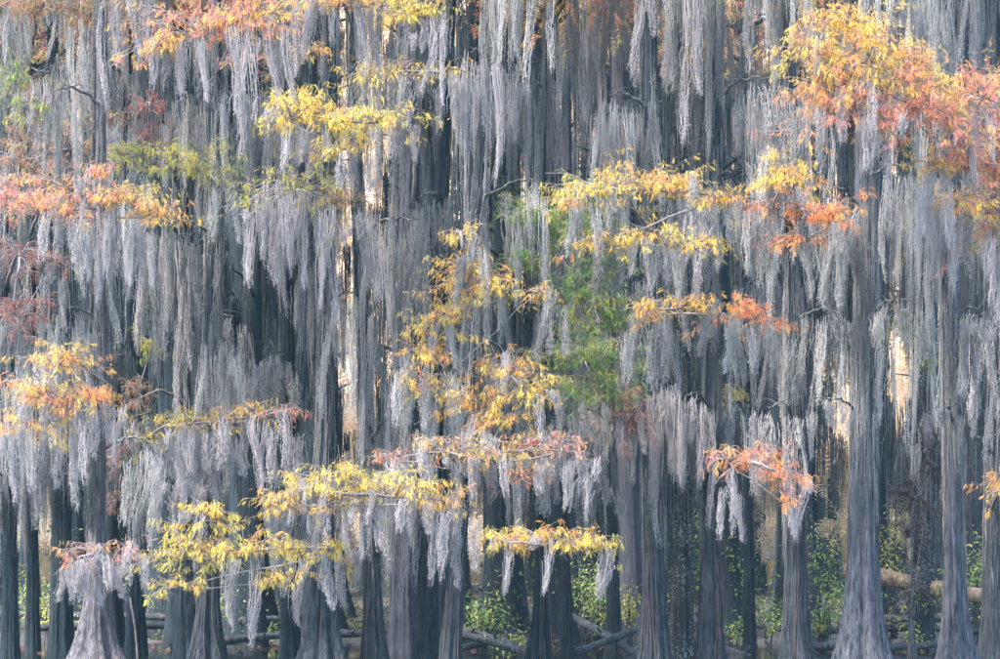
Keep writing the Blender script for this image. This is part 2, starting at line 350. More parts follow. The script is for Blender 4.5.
# name, px at foot, px at top of frame, distance, width px at row 450, width px at row 655, bark, crown H, moss ropes, label
TREES = [
 ('pink',   95, 100, 38.0, 13, 58, 'pink', 14, 26, 'slim cypress with pale pinkish widely fluted buttress foot'),
 ('wide',   62,  54, 43.0, 18, 25, 'dark', 15, 8, 'broad blackish cypress just behind the pale pinkish fluted one'),
 ('edge',   10,   8, 42.0, 13, 18, 'dark', 14, 30, 'blackish cypress standing before the ends of two parallel logs'),
 ('thin',   33,  28, 45.0, 11, 15, 'dark', 13, 8, 'thin blackish cypress between two broader dark ones by the parallel logs'),
 ('vine',  136, 128, 44.0, 14, 21, 'dark', 14, 8, 'dark cypress with a bare pinkish stick leaning at its foot'),
 ('pair',  186, 178, 43.0, 14, 24, 'dark', 14, 8, 'dark straight cypress behind the low bright yellow bough'),
 ('skirt', 208, 216, 40.0, 15, 36, 'brown', 14, 24, 'brown skirt-footed cypress under the low bright yellow bough'),
 ('twin',  291, 284, 41.0, 15, 20, 'dark', 15, 8, 'dark cypress pressed against a flared brown cypress under yellow boughs'),
 ('flare', 322, 332, 39.5, 17, 44, 'brown', 14, 24, 'flared brown cypress with broad ribbed foot beside a dark twin'),
 ('rib',   374, 352, 40.0, 14, 26, 'brown', 15, 26, 'ribbed brown cypress beneath the long yellow and orange bough'),
 ('plum',  404, 412, 44.0, 24, 30, 'purple', 16, 6, 'tall straight plum-grey cypress with bare smooth upper trunk'),
 ('mid',   427, 452, 41.0, 15, 24, 'dark', 15, 8, 'dark leaning cypress beside the root-wrapped brown cypress'),
 ('root',  450, 492, 39.5, 14, 22, 'brown', 14, 24, 'brown cypress with roots running down its foot beside a leafy shrub'),
 ('cone',  541, 546, 42.0, 9, 26, 'dark', 14, 22, 'dark cypress with narrow cone-shaped foot under the short yellow bough'),
 ('pole',  568, 556, 43.0, 7, 13, 'dark', 14, 8, 'pole-thin dark cypress next to the cone-footed one'),
 ('deep',  615, 602, 47.0, 11, 15, 'dark', 15, 26, 'dark cypress rising behind two crossed fallen branches'),
 ('strand', 655, 648, 40.0, 20, 31, 'brown', 15, 24, 'fibrous brown cypress beside the black lichen-dotted trunk'),
 ('black', 682, 680, 42.0, 20, 25, 'lichen', 15, 7, 'straight black cypress dotted with pale lichen'),
 ('shag',  709, 716, 40.5, 17, 30, 'brown', 14, 34, 'shaggy brown cypress below the coral bough'),
 ('slip',  750, 744, 46.0, 9, 13, 'dark', 14, 8, 'slender dark cypress behind the coral bough'),
 ('tall',  796, 789, 40.0, 18, 35, 'brown', 16, 24, 'grey-brown cypress with tapering foot near the big pale trunk'),
 ('big',   862, 869, 38.0, 26, 55, 'pale', 17, 34, 'thickest pale grey cypress with smooth fibrous trunk and flared foot'),
 ('speck', 921, 929, 46.0, 20, 26, 'lichen', 16, 12, 'black lichen-flecked cypress hung with dead brown sprays'),
 ('slope', 956, 944, 39.5, 16, 38, 'pale', 16, 30, 'pale grey cypress crossing in front of the tan fallen log'),
 ('last',  991, 1002, 41.0, 15, 24, 'brown', 15, 22, 'grey-brown cypress standing over the tan log beyond the pale one'),
]
TR = {}
TM = []
for r_ in (.085, .13, .18, .24):
    for v in range(2):
        for sparse in ((False, True) if v == 0 else (False,)):
            
            rd = lambda z, r_=r_: r_ * (1.12 - .045 * z)
            axs = lambda z: np.stack([0 * z, 0 * z, z], -1)
            nr = int(14 + 60 * r_) if sparse else int(62 + 190 * r_)
            me = trunk_moss_mesh('trunk_moss', axs, rd, 2.6, 12.6, nr, per=10); me.materials.append(MOSS_GREY)
            TM.append((r_, me, sparse))
SHORT = dict(pink='pale pinkish fluted cypress', wide='broad blackish cypress behind the pinkish one', edge='blackish cypress before two parallel log ends', thin='thin blackish cypress between broader ones',
  vine='dark cypress with the leaning stick', pair='straight dark cypress behind the low yellow bough', skirt='brown skirt-footed cypress', twin='dark twin of the flared cypress', flare='flared broad-ribbed brown cypress',
  rib='ribbed brown cypress beneath the long bough', plum='tall plum-grey cypress', mid='dark leaning cypress', root='root-wrapped brown cypress', cone='cone-footed dark cypress', pole='pole-thin dark cypress',
  deep='dark cypress behind the crossed branches', strand='fibrous brown cypress', black='black lichen-dotted cypress', shag='shaggy brown cypress', slip='slender cypress behind the coral bough', tall='tapering grey-brown cypress',
  big='thickest pale grey cypress', speck='lichen-flecked cypress with dead sprays', slope='pale cypress before the tan log', last='grey-brown cypress over the tan log')
for i, (key, px0, px1, D, w, wb, bk, H, mr, label) in enumerate(TREES):
    t = Tree(); t.key = key; t.D = D; t.px = px0; t.label = label; t.short = SHORT[key]
    x0 = (px0 - 500) / F * D; x1 = (px1 - 500) / F * D
    t.base = np.array([x0, D, 0.])
    me, t.ax, t.rad = trunk_mesh('trunk', w * D / F / 2, wb * D / F / 2, H, x1 - x0, flutes=5 + i % 5, seed=100 + i)
    t.root = tag(empty('cypress_tree', t.base), label, 'tree', 'cypress trees along the flooded edge')
    t.trunk = obj('trunk', me, BARK[bk], t.root)
    t.H = H; t.bk = bk
    rm = w * D / F / 2; cl = min(range(len(TM)), key=lambda k: abs(math.log(TM[k][0] / rm)) + (.5 if (k + i) % 2 else 0) + (.0 if TM[k][2] == (mr < 10) else 3))
    tm = obj('trunk_moss', TM[cl][1], None, t.root); tm['kind'] = 'stuff'; sc_ = rm / TM[cl][0]; tm.scale = (sc_ * random.choice((-1, 1)), sc_, 1)
    tm.rotation_euler = (0, math.atan((x1 - x0) / 10.5), 0)
    # peeling bark fibres, proud of the trunk
    surf = SURF['trunk' + str(100 + i)]; mb = MB()
    for _ in range(90):
        z0 = U(.05, 5.5) if U(0, 1) < .8 else U(5, 11); L_ = U(.25, 1.2); th = U(0, 6.28); k5 = np.linspace(0, 1, 6)
        zz = z0 + L_ * k5; tt = th + U(-.12, .12) * k5 + rng.normal(0, .03, 6)
        p, nrm = surf(zz, tt); lift = .008 + .02 * abs(2 * k5 - 1) ** 3 * U(0, 1.5); p = p + nrm * lift[:, None]
        tg = np.stack([-nrm[:, 1], nrm[:, 0], 0 * zz], -1) * (U(.004, .011) * np.sin(.35 + 2.4 * k5))[:, None]
        V_ = np.stack([p - tg, p + nrm * .008, p + tg], 1).reshape(-1, 3); b_ = np.arange(5)[:, None] * 3
        mb.add(V_, None, np.concatenate([b_ + np.array([[0, 1, 4, 3]]), b_ + np.array([[1, 2, 5, 4]])]))
    fb = obj('bark_fibres', mb.mesh('bark_fibres'), BARK[{'dark': 'brown', 'lichen': 'dark', 'brown': 'fibre', 'purple': 'brown'}.get(bk, bk)], t.root); fb['kind'] = 'stuff'
    if key in ('cone', 'tall', 'root', 'shag', 'rib', 'strand', 'skirt'):
        for _ in range(3):
            k9 = np.linspace(0, 1, 14); th = U(3.4, 6.0); zz = U(1.0, 2.4) * (1 - k9) + .02; tt = th + U(-.9, .9) * k9 + .12 * np.sin(k9 * U(4, 9))
            p, nrm = surf(zz, tt); p = p + nrm * .022; p[1:-1] = (p[:-2] + p[1:-1] + p[2:]) / 3
            V_, f3, q = tube(p, np.linspace(.006, .011, 14), 5); m_ = MB(); m_.add(V_, f3, q); obj('vine', m_.mesh('vine'), BARK['vine'], t.root)
    TR[key] = t

# ---- moss drape variants, shared by the individuals
DR = []   # (width, length, mesh pale, mesh grey)
for (w, l, ro, pe) in [(.55, 1.6, 8, 16), (.75, 1.5, 10, 15), (.40, 2.0, 6, 18), (.30, 2.4, 4, 22), (.60, 2.3, 8, 17), (.85, 2.0, 11, 15), (.22, 1.7, 3, 22),
                       (.12, 1.5, 1, 34), (.50, 1.1, 8, 14), (.95, 1.2, 13, 12), (.35, 1.3, 5, 17), (.65, 2.8, 8, 19), (.45, 1.8, 6, 16), (.16, 2.2, 2, 28)]:
    for v in range(2 if w in (.55, .40, .60, .65, .75) else 1):
        a = drape_mesh('moss_drape', w, l, ro, pe); b = a.copy()
        a.materials.append(MOSS_PALE); b.materials.append(MOSS_GREY)
        DR.append((w, l, a, b))
n_drape = [0]
def drape(p, width, length, label, group, pale=False, turn=None):
    """hang one moss drape from point p"""
    best = sorted(range(len(DR)), key=lambda k: abs(math.log(DR[k][0] / width)) + .7 * abs(math.log(DR[k][1] / length)) + U(0, .35))[0]
    w, l, mp, mg = DR[best]
    o = obj('moss_drape', mp if pale else mg)
    sx = min(max(width / w, .75), 1.35) * random.choice((-1, 1))
    o.scale = (sx, abs(sx) * random.choice((-1, 1)), min(max(length / l, .55), 1.5))
    o.location = p; o.rotation_euler = (0, 0, turn if turn is not None else U(-.5, .5))
    tag(o, label, 'moss', group); n_drape[0] += 1
    return o

# ---- bare moss-hung limbs of the main trees, with their drapes
def limb(t, pts, r0, r1):
    """a branch in world points, parented as a part of tree t"""
    pp = smooth_path(pts, 12); pp[1:-1] += rng.normal(0, .02, (10, 3))
    V, f3, q = tube(pp - t.base, np.linspace(r0, r1, 12), 7)
    mb = MB(); mb.add(V, f3, q)
    for _ in range(5):                     # side twigs
        k = rng.integers(4, 11); d = np.array([U(-1, 1), U(-1, 1), U(-.2, .5)]); d *= U(.15, .45) / np.linalg.norm(d)
        s = pp[k] - t.base; V, f3, q = tube(smooth_path([s, s + d * .5 + (0, 0, .03), s + d], 5), np.linspace(r1 * .7, .003, 5), 5); mb.add(V, f3, q)
    obj('branch', mb.mesh('branch'), BARK['limb'], t.root)
    return pp
def floor_row(px):
    """lowest photo row the hanging moss reaches at this column"""
    return float(np.interp(px, [0, 60, 130, 230, 300, 360, 420, 480, 540, 620, 660, 700, 740, 790, 830, 900, 1000],
                           [560, 590, 560, 560, 590, 590, 600, 580, 560, 560, 520, 560, 500, 480, 470, 430, 450]))
for t in TR.values():
    dense = {'plum': 2, 'black': 2, 'big': 6, 'speck': 3, 'slope': 5, 'last': 5, 'tall': 5}.get(t.key, 5)
    rows = np.linspace(-35, 455 if t.px < 640 else 400, dense) + rng.normal(0, 22, dense)
    side = random.choice((-1, 1))
    for r_ in rows:
        side = -side
        z = EYE + (HY - r_) / F * t.D
        if z > t.H - 1: continue
        a = t.ax(np.array([z - .25]))[0] + t.base
        reach = U(.2, 1.05); dy = -U(.35, .85)
        e = a + np.array([side * reach, dy, U(.05, .35)])
        pp = limb(t, [a, a * .5 + e * .5 + (0, 0, .16), e], .03, .010)
        for k in ([9] if U(0, 1) < .35 else [5, 10]):
            p = pp[k]; px = 500 + p[0] / p[1] * F; py = HY - (p[2] - EYE) / p[1] * F
            room = (floor_row(px) + rng.normal(0, 28) - py) / F * p[1]
            if room < .4: continue
            ln = min(room, U(1.6, 3.5))
            drape(p, U(.4, .95), ln, ('long' if ln > 2.3 else 'short' if ln < 1.2 else 'mid-length') + ' grey moss drape on the ' + t.short, 'moss on the ' + t.key + ' cypress limbs', pale=U(0, 1) < .25)

# ---- leafy boughs
def bough(tkey, D, blobs, pal, size=.098, moss=(), start=None, dens=1.0, label=None, mosslabel=None, stiff=False, pale=True):
    """blobs: (cx, cy, rx, ry) in photo pixels at distance D (or D+dd as fifth); moss: (px, dy, width, length)"""
    t = TR[tkey]; cs = []
    for bl in blobs:
        dd = bl[4] if len(bl) > 4 else 0.
        cs.append((P(bl[0], bl[1], D + dd), 1.08 * bl[2] / F * (D + dd), 1.15 * bl[3] / F * (D + dd)))
    z0 = cs[0][0][2] + U(-.25, .1); a = t.ax(np.array([z0]))[0] + t.base
    c0 = cs[0][0]
    ctrl = [a, a * .45 + c0 * .55 + np.array([0, 0, .12])] + [c for c, _, _ in cs]
    if len(cs) == 1: ctrl.append(c0 + np.array([(c0[0] - a[0]) * .05 + math.copysign(cs[0][1] * .6, c0[0] - a[0]), -.15, -cs[0][2] * .4]))
    pp = smooth_path(ctrl, 8 + 6 * len(cs)); nn = len(pp); pp[2:-1] += rng.normal(0, .012, (nn - 3, 3))
    mb = MB(); V, f3, q = tube(pp - t.base, np.linspace(.034, .006, nn), 7); mb.add(V, f3, q)
    b = obj('bough', mb.mesh('bough'), BARK['twig'], t.root)
    if label: b['label'] = label
    tw = MB(); fo = MB(); hang = []
    for bi, (c, rx, ry) in enumerate(cs):
        pl = pal[bi % len(pal)] if isinstance(pal, list) else pal
        area = rx * ry; nt_ = int(max(9, 34 * (rx / .9) ** .8)); per = max(5, int(dens * area * 3.14 * 1060 / nt_))
        ryd = max(.35 * rx, .25)
        for _ in range(nt_):
            th = U(0, 6.28); r = math.sqrt(U(.05, 1)) * (1.0 if U(0, 1) < .6 else U(1, 1.5))
            tcol = np.array(PAL[pl])[int(rng.integers(len(PAL[pl])))]; tpal = [tcol, tcol, tcol * np.array([1, .88, .9]), PAL[pl][int(rng.integers(len(PAL[pl])))]]
            e = c + np.array([rx * r * math.cos(th), ryd * r * math.sin(th), ry * (.75 - .95 * r * r) + rng.normal(0, .42) * ry])
            k = np.argmin(np.linalg.norm(pp - (c * .75 + e * .25), axis=1)); s = pp[k]
            mid = s * .5 + e * .5 + np.array([0, 0, .12 * rx + .02])
            tp = smooth_path([s, mid, e], 8)
            V, f3, q = tube(tp - t.base, np.linspace(.008, .004, 8), 3); tw.add(V, f3, q)
            hang.append(tp[5])
            # fine side twigs carrying sprigs
            nst = max(2, per // 8)
            for _2 in range(nst):
                u = U(.2, 1); s2 = tp[min(7, int(u * 7.99))]
                d2 = (e - s) * U(.1, .35) + rng.normal(0, 1, 3) * np.array([.22 * rx, .18 * rx, .16 * ry]); e2 = s2 + d2
                V, f3, q = tube(np.array([s2, s2 * .5 + e2 * .5 + (0, 0, .015), e2]) - t.base, np.array([.0045, .003, .002]), 3, False); tw.add(V, f3, q)
                m_ = max(1, per // nst + 1)
                uu = rng.uniform(.1, 1.05, m_)[:, None]
                pos = s2 + (e2 - s2) * uu + rng.normal(0, .025, (m_, 3))
                out_ = d2 / (np.linalg.norm(d2) + 1e-6)
                ax_ = rng.normal(0, .42, (m_, 3)) + out_ * .4 + np.array([0, 0, -.95])
                add_sprigs(fo, pos - t.base, ax_, size * rng.uniform(.5, 1.25, m_), tpal)
    obj('twigs', tw.mesh('twigs'), BARK['twig'], b)['kind'] = 'stuff'
    f = obj('foliage', fo.mesh('foliage', False), LEAF, b); f['kind'] = 'stuff'
    hang = np.array(hang)
    for (px, w, l) in moss:
        tx = (px - 500) / F * D
        k = np.argsort(np.abs(hang[:, 0] - tx) + .25 * np.maximum(hang[:, 1] - hang[:, 1].mean(), 0))[:3]; p = hang[random.choice(list(k))]
        drape(p, w, l, mosslabel, 'moss under the ' + tkey + ' bough ' + mosslabel[-24:], pale=pale)
    return pp
def row(x0, x1, n, w, l0, l1):
    return [(x, w * U(.8, 1.2), U(l0, l1)) for x in np.linspace(x0, x1, n) + rng.normal(0, 5, n)]

bough('skirt', 36.0, [(250, 22, 45, 20), (205, 28, 70, 24), (160, 48, 30, 12)], ['mixed', 'coral', 'gold'], label='coral and orange bough',
      moss=row(165, 290, 4, .35, 1.0, 1.7) + [(240, .18, 2.3)], mosslabel='pale moss drape hanging under the coral and orange bough')
bough('rib', 37.0, [(350, 6, 70, 20), (410, 14, 35, 14)], ['gold', 'yellow'], label='high yellow bough', moss=row(300, 430, 3, .45, .9, 1.6), mosslabel='moss drape hanging under the high yellow-orange bough')
bough('thin', 40.0, [(40, 8, 55, 22), (85, 22, 25, 12)], 'muted', label='muted orange bough', moss=row(20, 100, 3, .5, 1.4, 2.2), mosslabel='moss drape hanging under the muted orange bough', pale=False)
bough('flare', 35.5, [(335, 122, 55, 26), (375, 122, 50, 16), (290, 118, 30, 20), (345, 150, 30, 14)], 'yellow', label='bright yellow bough',
      moss=row(270, 400, 4, .3, .7, 1.4), mosslabel='pale moss drape hanging under the upper bright yellow bough')
bough('skirt', 38.5, [(195, 172, 50, 20), (150, 160, 40, 14), (120, 155, 20, 10)], 'lime', label='lime green bough', moss=row(130, 230, 2, .4, .9, 1.5), mosslabel='grey moss drape hanging under the lime green bough', pale=False)
bough('twin', 37.5, [(300, 190, 60, 26), (350, 205, 35, 20)], ['lime', 'muted'], dens=.45, label='sparse olive bough', moss=row(265, 365, 4, .5, 1.2, 2.0) + row(230, 300, 3, .35, 1.3, 1.9), mosslabel='pale moss drape hanging under the sparse olive bough')
bough('pink', 35.0, [(100, 208, 70, 22), (40, 215, 55, 24), (150, 215, 32, 12), (95, 175, 22, 10)], ['mixed', 'coral', 'gold', 'coral'], label='coral and yellow bough',
      moss=[(85, .30, 2.1), (98, .35, 1.6), (120, .25, 1.3), (62, .35, 1.0), (140, .25, 1.2)], mosslabel='long whitish moss drape under the coral and yellow bough')
bough('thin', 39.5, [(70, 150, 45, 30), (20, 160, 40, 34), (110, 120, 25, 10)], 'muted', dens=.55, label='dull reddish bough', moss=row(10, 110, 3, .5, 1.1, 1.9), mosslabel='grey moss drape hanging under the dull reddish bough', pale=False)
bough('edge', 37.5, [(20, 255, 40, 14), (15, 315, 34, 14), (40, 305, 20, 8)], 'darkred', dens=.7, label='dark red bough', moss=row(10, 60, 2, .4, 1.0, 1.5), mosslabel='grey moss drape hanging under the dark red bough', pale=False)
bough('pink', 35.3, [(60, 362, 42, 16), (45, 402, 58, 22), (90, 398, 30, 14), (30, 428, 34, 18)], ['gold', 'mixed', 'orange', 'mixed'], label='orange and yellow bough',
      moss=row(15, 110, 4, .4, .9, 1.6), mosslabel='pale moss drape hanging under the orange and yellow bough')
bough('vine', 38.5, [(190, 424, 45, 14), (240, 418, 36, 12), (285, 412, 22, 6), (150, 440, 20, 14)], ['yellow', 'gold', 'coral', 'yellow'], dens=.6, label='thin yellow bough',
      moss=row(150, 290, 6, .4, .8, 1.5), mosslabel='pale moss drape hanging under the thin yellow bough')
bough('skirt', 35.5, [(205, 518, 28, 18), (185, 560, 46, 22), (240, 552, 40, 14), (290, 548, 34, 12), (335, 552, 24, 14), (180, 588, 30, 10), (280, 582, 26, 10)], 'yellow', label='low bright yellow bough',
      moss=row(200, 300, 3, .2, .4, .7) + [(252, .13, 1.5), (318, .15, .9), (345, .2, .8)], mosslabel='thin pale moss wisp under the low bright yellow bough')
bough('flare', 35.0, [(330, 492, 60, 18), (390, 496, 50, 20), (440, 502, 36, 12), (280, 505, 26, 16), (348, 470, 10, 12)], ['yellow', 'yellow', 'gold', 'gold', 'yellow'], label='long yellow and orange bough',
      moss=row(300, 475, 7, .35, .7, 1.3), mosslabel='pale moss drape under the long yellow and orange bough')
bough('mid', 36.5, [(462, 235, 20, 14), (468, 288, 44, 28), (500, 300, 44, 14), (440, 320, 34, 22), (432, 352, 36, 24), (425, 390, 26, 20), (540, 292, 18, 8)], ['gold', 'gold', 'yellow', 'gold', 'gold', 'mixed', 'gold'], dens=.75, label='cascading golden bough',
      moss=row(410, 540, 5, .35, .7, 1.3), mosslabel='grey moss drape under the cascading golden bough', pale=False)
bough('cone', 36.5, [(510, 372, 40, 14), (525, 398, 36, 18), (480, 402, 36, 16), (500, 424, 40, 14)], ['gold', 'yellow', 'gold', 'gold'], label='golden bough',
      moss=row(470, 550, 3, .25, .5, 1.0), mosslabel='pale moss wisp under the golden bough above the cone-footed cypress')
bough('root', 35.8, [(440, 450, 50, 16), (500, 462, 50, 18), (555, 450, 40, 14), (395, 458, 26, 8), (520, 478, 30, 12)], ['mixed', 'gold', 'coral', 'coral', 'orange'], dens=.5, label='coral bough with bare pale twigs',
      moss=row(390, 590, 7, .4, .6, 1.3), mosslabel='pale moss drape under the coral bough with bare twigs')
bough('pole', 35.5, [(545, 545, 50, 14), (500, 542, 26, 12), (592, 544, 28, 11)], ['gold', 'yellow', 'yellow'], label='short yellow bough',
      moss=row(490, 600, 3, .22, .4, .8), mosslabel='thin moss wisp under the short yellow bough')
bough('strand', 36.0, [(600, 192, 50, 18), (660, 190, 50, 22), (710, 200, 34, 14), (600, 245, 36, 14), (650, 246, 46, 16), (700, 245, 26, 12), (565, 205, 24, 14)], ['yellow', 'gold', 'gold', 'gold', 'yellow', 'yellow', 'mixed'], label='two-tiered golden bough',
      moss=row(580, 730, 6, .35, .7, 1.4), mosslabel='grey moss drape under the two-tiered golden bough', pale=False)
bough('slip', 36.4, [(785, 180, 40, 26), (775, 215, 44, 16), (830, 222, 40, 18), (800, 245, 36, 12)], ['gold', 'orange', 'orange', 'orange'], dens=.75, size=.115, label='loose orange bough',
      moss=row(740, 840, 4, .4, 1.0, 1.7), mosslabel='grey moss drape under the loose orange bough', pale=False)
bough('shag', 37.0, [(680, 308, 40, 12), (650, 312, 24, 10), (740, 318, 40, 18), (770, 325, 20, 10)], ['gold', 'gold', 'orange', 'orange'], dens=.75, size=.11, label='half yellow half orange bough',
      moss=row(645, 770, 5, .4, .8, 1.5), mosslabel='grey moss drape under the half yellow half orange bough', pale=False)
bough('big', 34.5, [(868, 60, 60, 34), (830, 85, 50, 30), (900, 85, 50, 34), (860, 115, 56, 26), (800, 50, 26, 20), (930, 110, 34, 26), (850, 25, 40, 16)], ['gold', 'mixed', 'mixed', 'coral', 'mixed', 'coral', 'gold'], dens=1.25, label='big yellow and coral bough',
      moss=[(858, .35, 1.1), (880, .5, 1.3), (830, .35, .9), (900, .35, 1.0)], mosslabel='pale moss drape hanging under the big yellow and coral bough')
bough('slope', 35.0, [(950, 120, 34, 28), (980, 95, 34, 30), (965, 165, 40, 22), (985, 215, 30, 20), (935, 165, 26, 14)], ['mixed', 'coral', 'coral', 'mixed', 'gold'], label='coral bough',
      moss=row(930, 1000, 4, .4, 1.0, 2.0), mosslabel='pale moss drape hanging under the coral bough of the pale cypress')
bough('shag', 35.5, [(752, 462, 34, 16), (778, 474, 24, 14), (725, 458, 20, 10), (785, 505, 16, 22)], ['orange', 'orange', 'coral', 'orange'], dens=.6, size=.11, label='drooping coral-orange bough',
      moss=row(735, 790, 2, .25, .7, 1.2), mosslabel='grey moss drape under the drooping coral-orange bough')
bough('last', 36.0, [(1005, 488, 24, 16)], 'gold', label='small gold bough')
bough('pink', 34.8, [(100, 552, 34, 12), (75, 560, 18, 10), (128, 556, 12, 12)], 'coral', dens=.2, label='bare pinkish bough', moss=row(66, 130, 5, .3, .4, .75), mosslabel='short fuzzy pinkish moss drape under the bare pinkish bough')
bough('deep', 39.2, [(575, 235, 44, 34), (585, 285, 42, 36), (600, 325, 36, 26), (540, 225, 34, 24), (520, 265, 24, 20)], 'green', dens=1.5, label='green bough', moss=[(548, .12, 1.6), (600, .4, 1.3)], mosslabel='slim grey moss rope hanging before the green bough', pale=False)
bough('deep', 38.6, [(585, 360, 46, 26), (598, 395, 42, 26), (622, 425, 30, 32)], ['green', 'green', 'rust'], dens=1.5, label='green and rusty bough', moss=row(560, 630, 3, .4, .7, 1.2), mosslabel='grey moss drape under the green and rusty bough', pale=False)
bough('slip', 43.0, [(734, 396, 18, 10)], 'yellow', dens=.7, label='small yellow tuft')
bough('mid', 38.0, [(400, 72, 40, 10), (445, 72, 22, 8), (365, 78, 24, 10)], 'yellow', dens=.5, label='sparse yellow bough', moss=row(360, 450, 3, .4, 1.0, 1.6), mosslabel='grey moss drape under the sparse yellow bough', pale=False)
bough('speck', 44.5, [(915, 500, 26, 34), (905, 540, 24, 30), (930, 460, 20, 30), (915, 590, 20, 20)], 'deadbrown', dens=.9, label='dead brown sprays')
bough('speck', 43.5, [(892, 330, 22, 14), (935, 365, 24, 12)], 'lime', dens=.5, label='lime tuft')
bough('vine', 41.0, [(150, 105, 22, 18), (145, 140, 20, 14)], 'darkred', dens=.7, label='dark red tuft')
bough('wide', 40.5, [(120, 460, 22, 26), (118, 500, 16, 20)], 'rust', dens=.6, label='rusty sprays')

bough('edge', 39.5, [(14, 95, 34, 26), (30, 120, 26, 14)], ['green', 'lime'], dens=.6, label='green tuft', moss=row(5, 45, 2, .4, 1.0, 1.6), mosslabel='grey moss drape hanging under the high green tuft', pale=False)
bough('thin', 38.8, [(60, 185, 40, 20), (15, 200, 34, 18)], ['muted', 'coral'], dens=.6, label='dusty orange bough')
bough('wide', 39.0, [(20, 330, 30, 18), (50, 262, 30, 10)], ['darkred', 'muted'], dens=.6, label='dark rusty bough')
bough('last', 35.4, [(985, 130, 40, 34), (995, 180, 34, 26), (955, 205, 30, 16), (1000, 235, 30, 18)], ['coral', 'coral', 'gold', 'mixed'], dens=1.1, label='wide pinkish-coral bough', moss=row(950, 1000, 3, .35, .9, 1.6), mosslabel='grey moss drape under the wide pinkish-coral bough')
bough('twin', 38.0, [(255, 60, 30, 10), (310, 55, 30, 12)], ['coral', 'gold'], dens=.4, label='thin peach bough')
bough('pair', 41.5, [(140, 395, 24, 18), (150, 350, 16, 20)], ['muted', 'lime'], dens=.5, label='olive tuft')
# ---- crowns above the frame: leaf masses and moss, shared meshes
CROWN = []
for v, pal in enumerate(['muted', 'rust', 'mixed', 'muted']):
    mb = MB(); n = 1100
    lay = rng.integers(0, 9, n); th = rng.uniform(0, 6.28, n); az = rng.uniform(0, 6.28, 9)
    r = np.sqrt(rng.uniform(.02, 1, n)) * (1.7 - .12 * lay); 
    pos = np.stack([r * np.cos(th) + .4 * np.cos(az[lay]), r * np.sin(th) + .4 * np.sin(az[lay]), lay * .55 - 2.6 - .18 * r * r + rng.normal(0, .12, n)], -1)
    ax_ = rng.normal(0, .45, (n, 3)) + np.array([0, 0, -.8])
    add_sprigs(mb, pos, ax_, rng.uniform(.22, .42, n), pal)
    me = mb.mesh('crown', False); me.materials.append(LEAF)
    lb = MB()
    for k in range(9):
        for s in (0, 2.1, 4.2):
            a_ = az[k] + s; e = np.array([math.cos(a_) * 1.5, math.sin(a_) * 1.5, k * .55 - 2.7])
            V, f3, q = tube(smooth_path([(0, 0, e[2] - .3), e * .5 + np.array([0, 0, e[2] * .5 + .1]), e], 6), np.linspace(.05, .008, 6), 5); lb.add(V, f3, q)
    lm = lb.mesh('limbs'); lm.materials.append(BARK['brown'])
    CROWN.append((me, lm))
for i, t in enumerate(TR.values()):
    me, lm = CROWN[i % 4]; a = t.ax(np.array([t.H - .3]))[0]
    o = obj('crown', me, None, t.root, a + np.array([0, 0, .35])); o.rotation_euler = (0, 0, U(0, 6)); o['kind'] = 'stuff'
    o2 = obj('limbs', lm, None, o); o2['kind'] = 'stuff'

# ------------------------------------------------------------------ the forest behind
BT = []
for v in range(7):
    H = 13 + v * .7; r = .12 + .035 * v
    tm, ax, rad = trunk_mesh('trunk', r, r * 1.9, H, U(-.5, .5), nth=20, nz=26, seed=300 + v)
    tm.materials.append(BARK[['dark', 'brown', 'purple', 'dark', 'dark', 'brown', 'dark'][v]])
    mo = MB()
    for k in range(22):             # short limbs with hanging moss round the trunk
        z = U(3.2, H - .5); a_ = U(0, 6.28); rr = U(.3, 1.25); c = ax(np.array([z]))[0] + np.array([rr * math.cos(a_), rr * math.sin(a_), 0])
        for rp in range(5):
            n = 9; cc = c + np.array([rng.normal(0, .14), rng.normal(0, .14), 0]); L_ = min(U(.8, 2.8), z - 1.4)
            st = cc + rng.normal(0, .055, (n, 3)); add_strands(mo, st, L_ * rng.uniform(.4, 1, n), .010, np.repeat(cc[None], n, 0), 4, curl=.02, fuzz=7, fl=(.04, .1))
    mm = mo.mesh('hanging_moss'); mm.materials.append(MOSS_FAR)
    br = MB()
    for k in range(9):
        z = U(4, H - 1); a_ = U(0, 6.28); s = ax(np.array([z]))[0]; e = s + np.array([1.2 * math.cos(a_), 1.2 * math.sin(a_), .35])
        V, f3, q = tube(smooth_path([s, s * .5 + e * .5 + (0, 0, .1), e], 6), np.linspace(.04, .01, 6), 5); br.add(V, f3, q)
    bm_ = br.mesh('branches'); bm_.materials.append(BARK['brown'])
    BT.append((tm, mm, bm_, ax, H))
near = lambda px: TR[min(TR, key=lambda k: abs(TR[k].px - px))].short
GAPS = [(380, 395), (533, 543), (583, 588), (892, 906), (941, 954), (822, 832)]
cnt = 0; placed = []
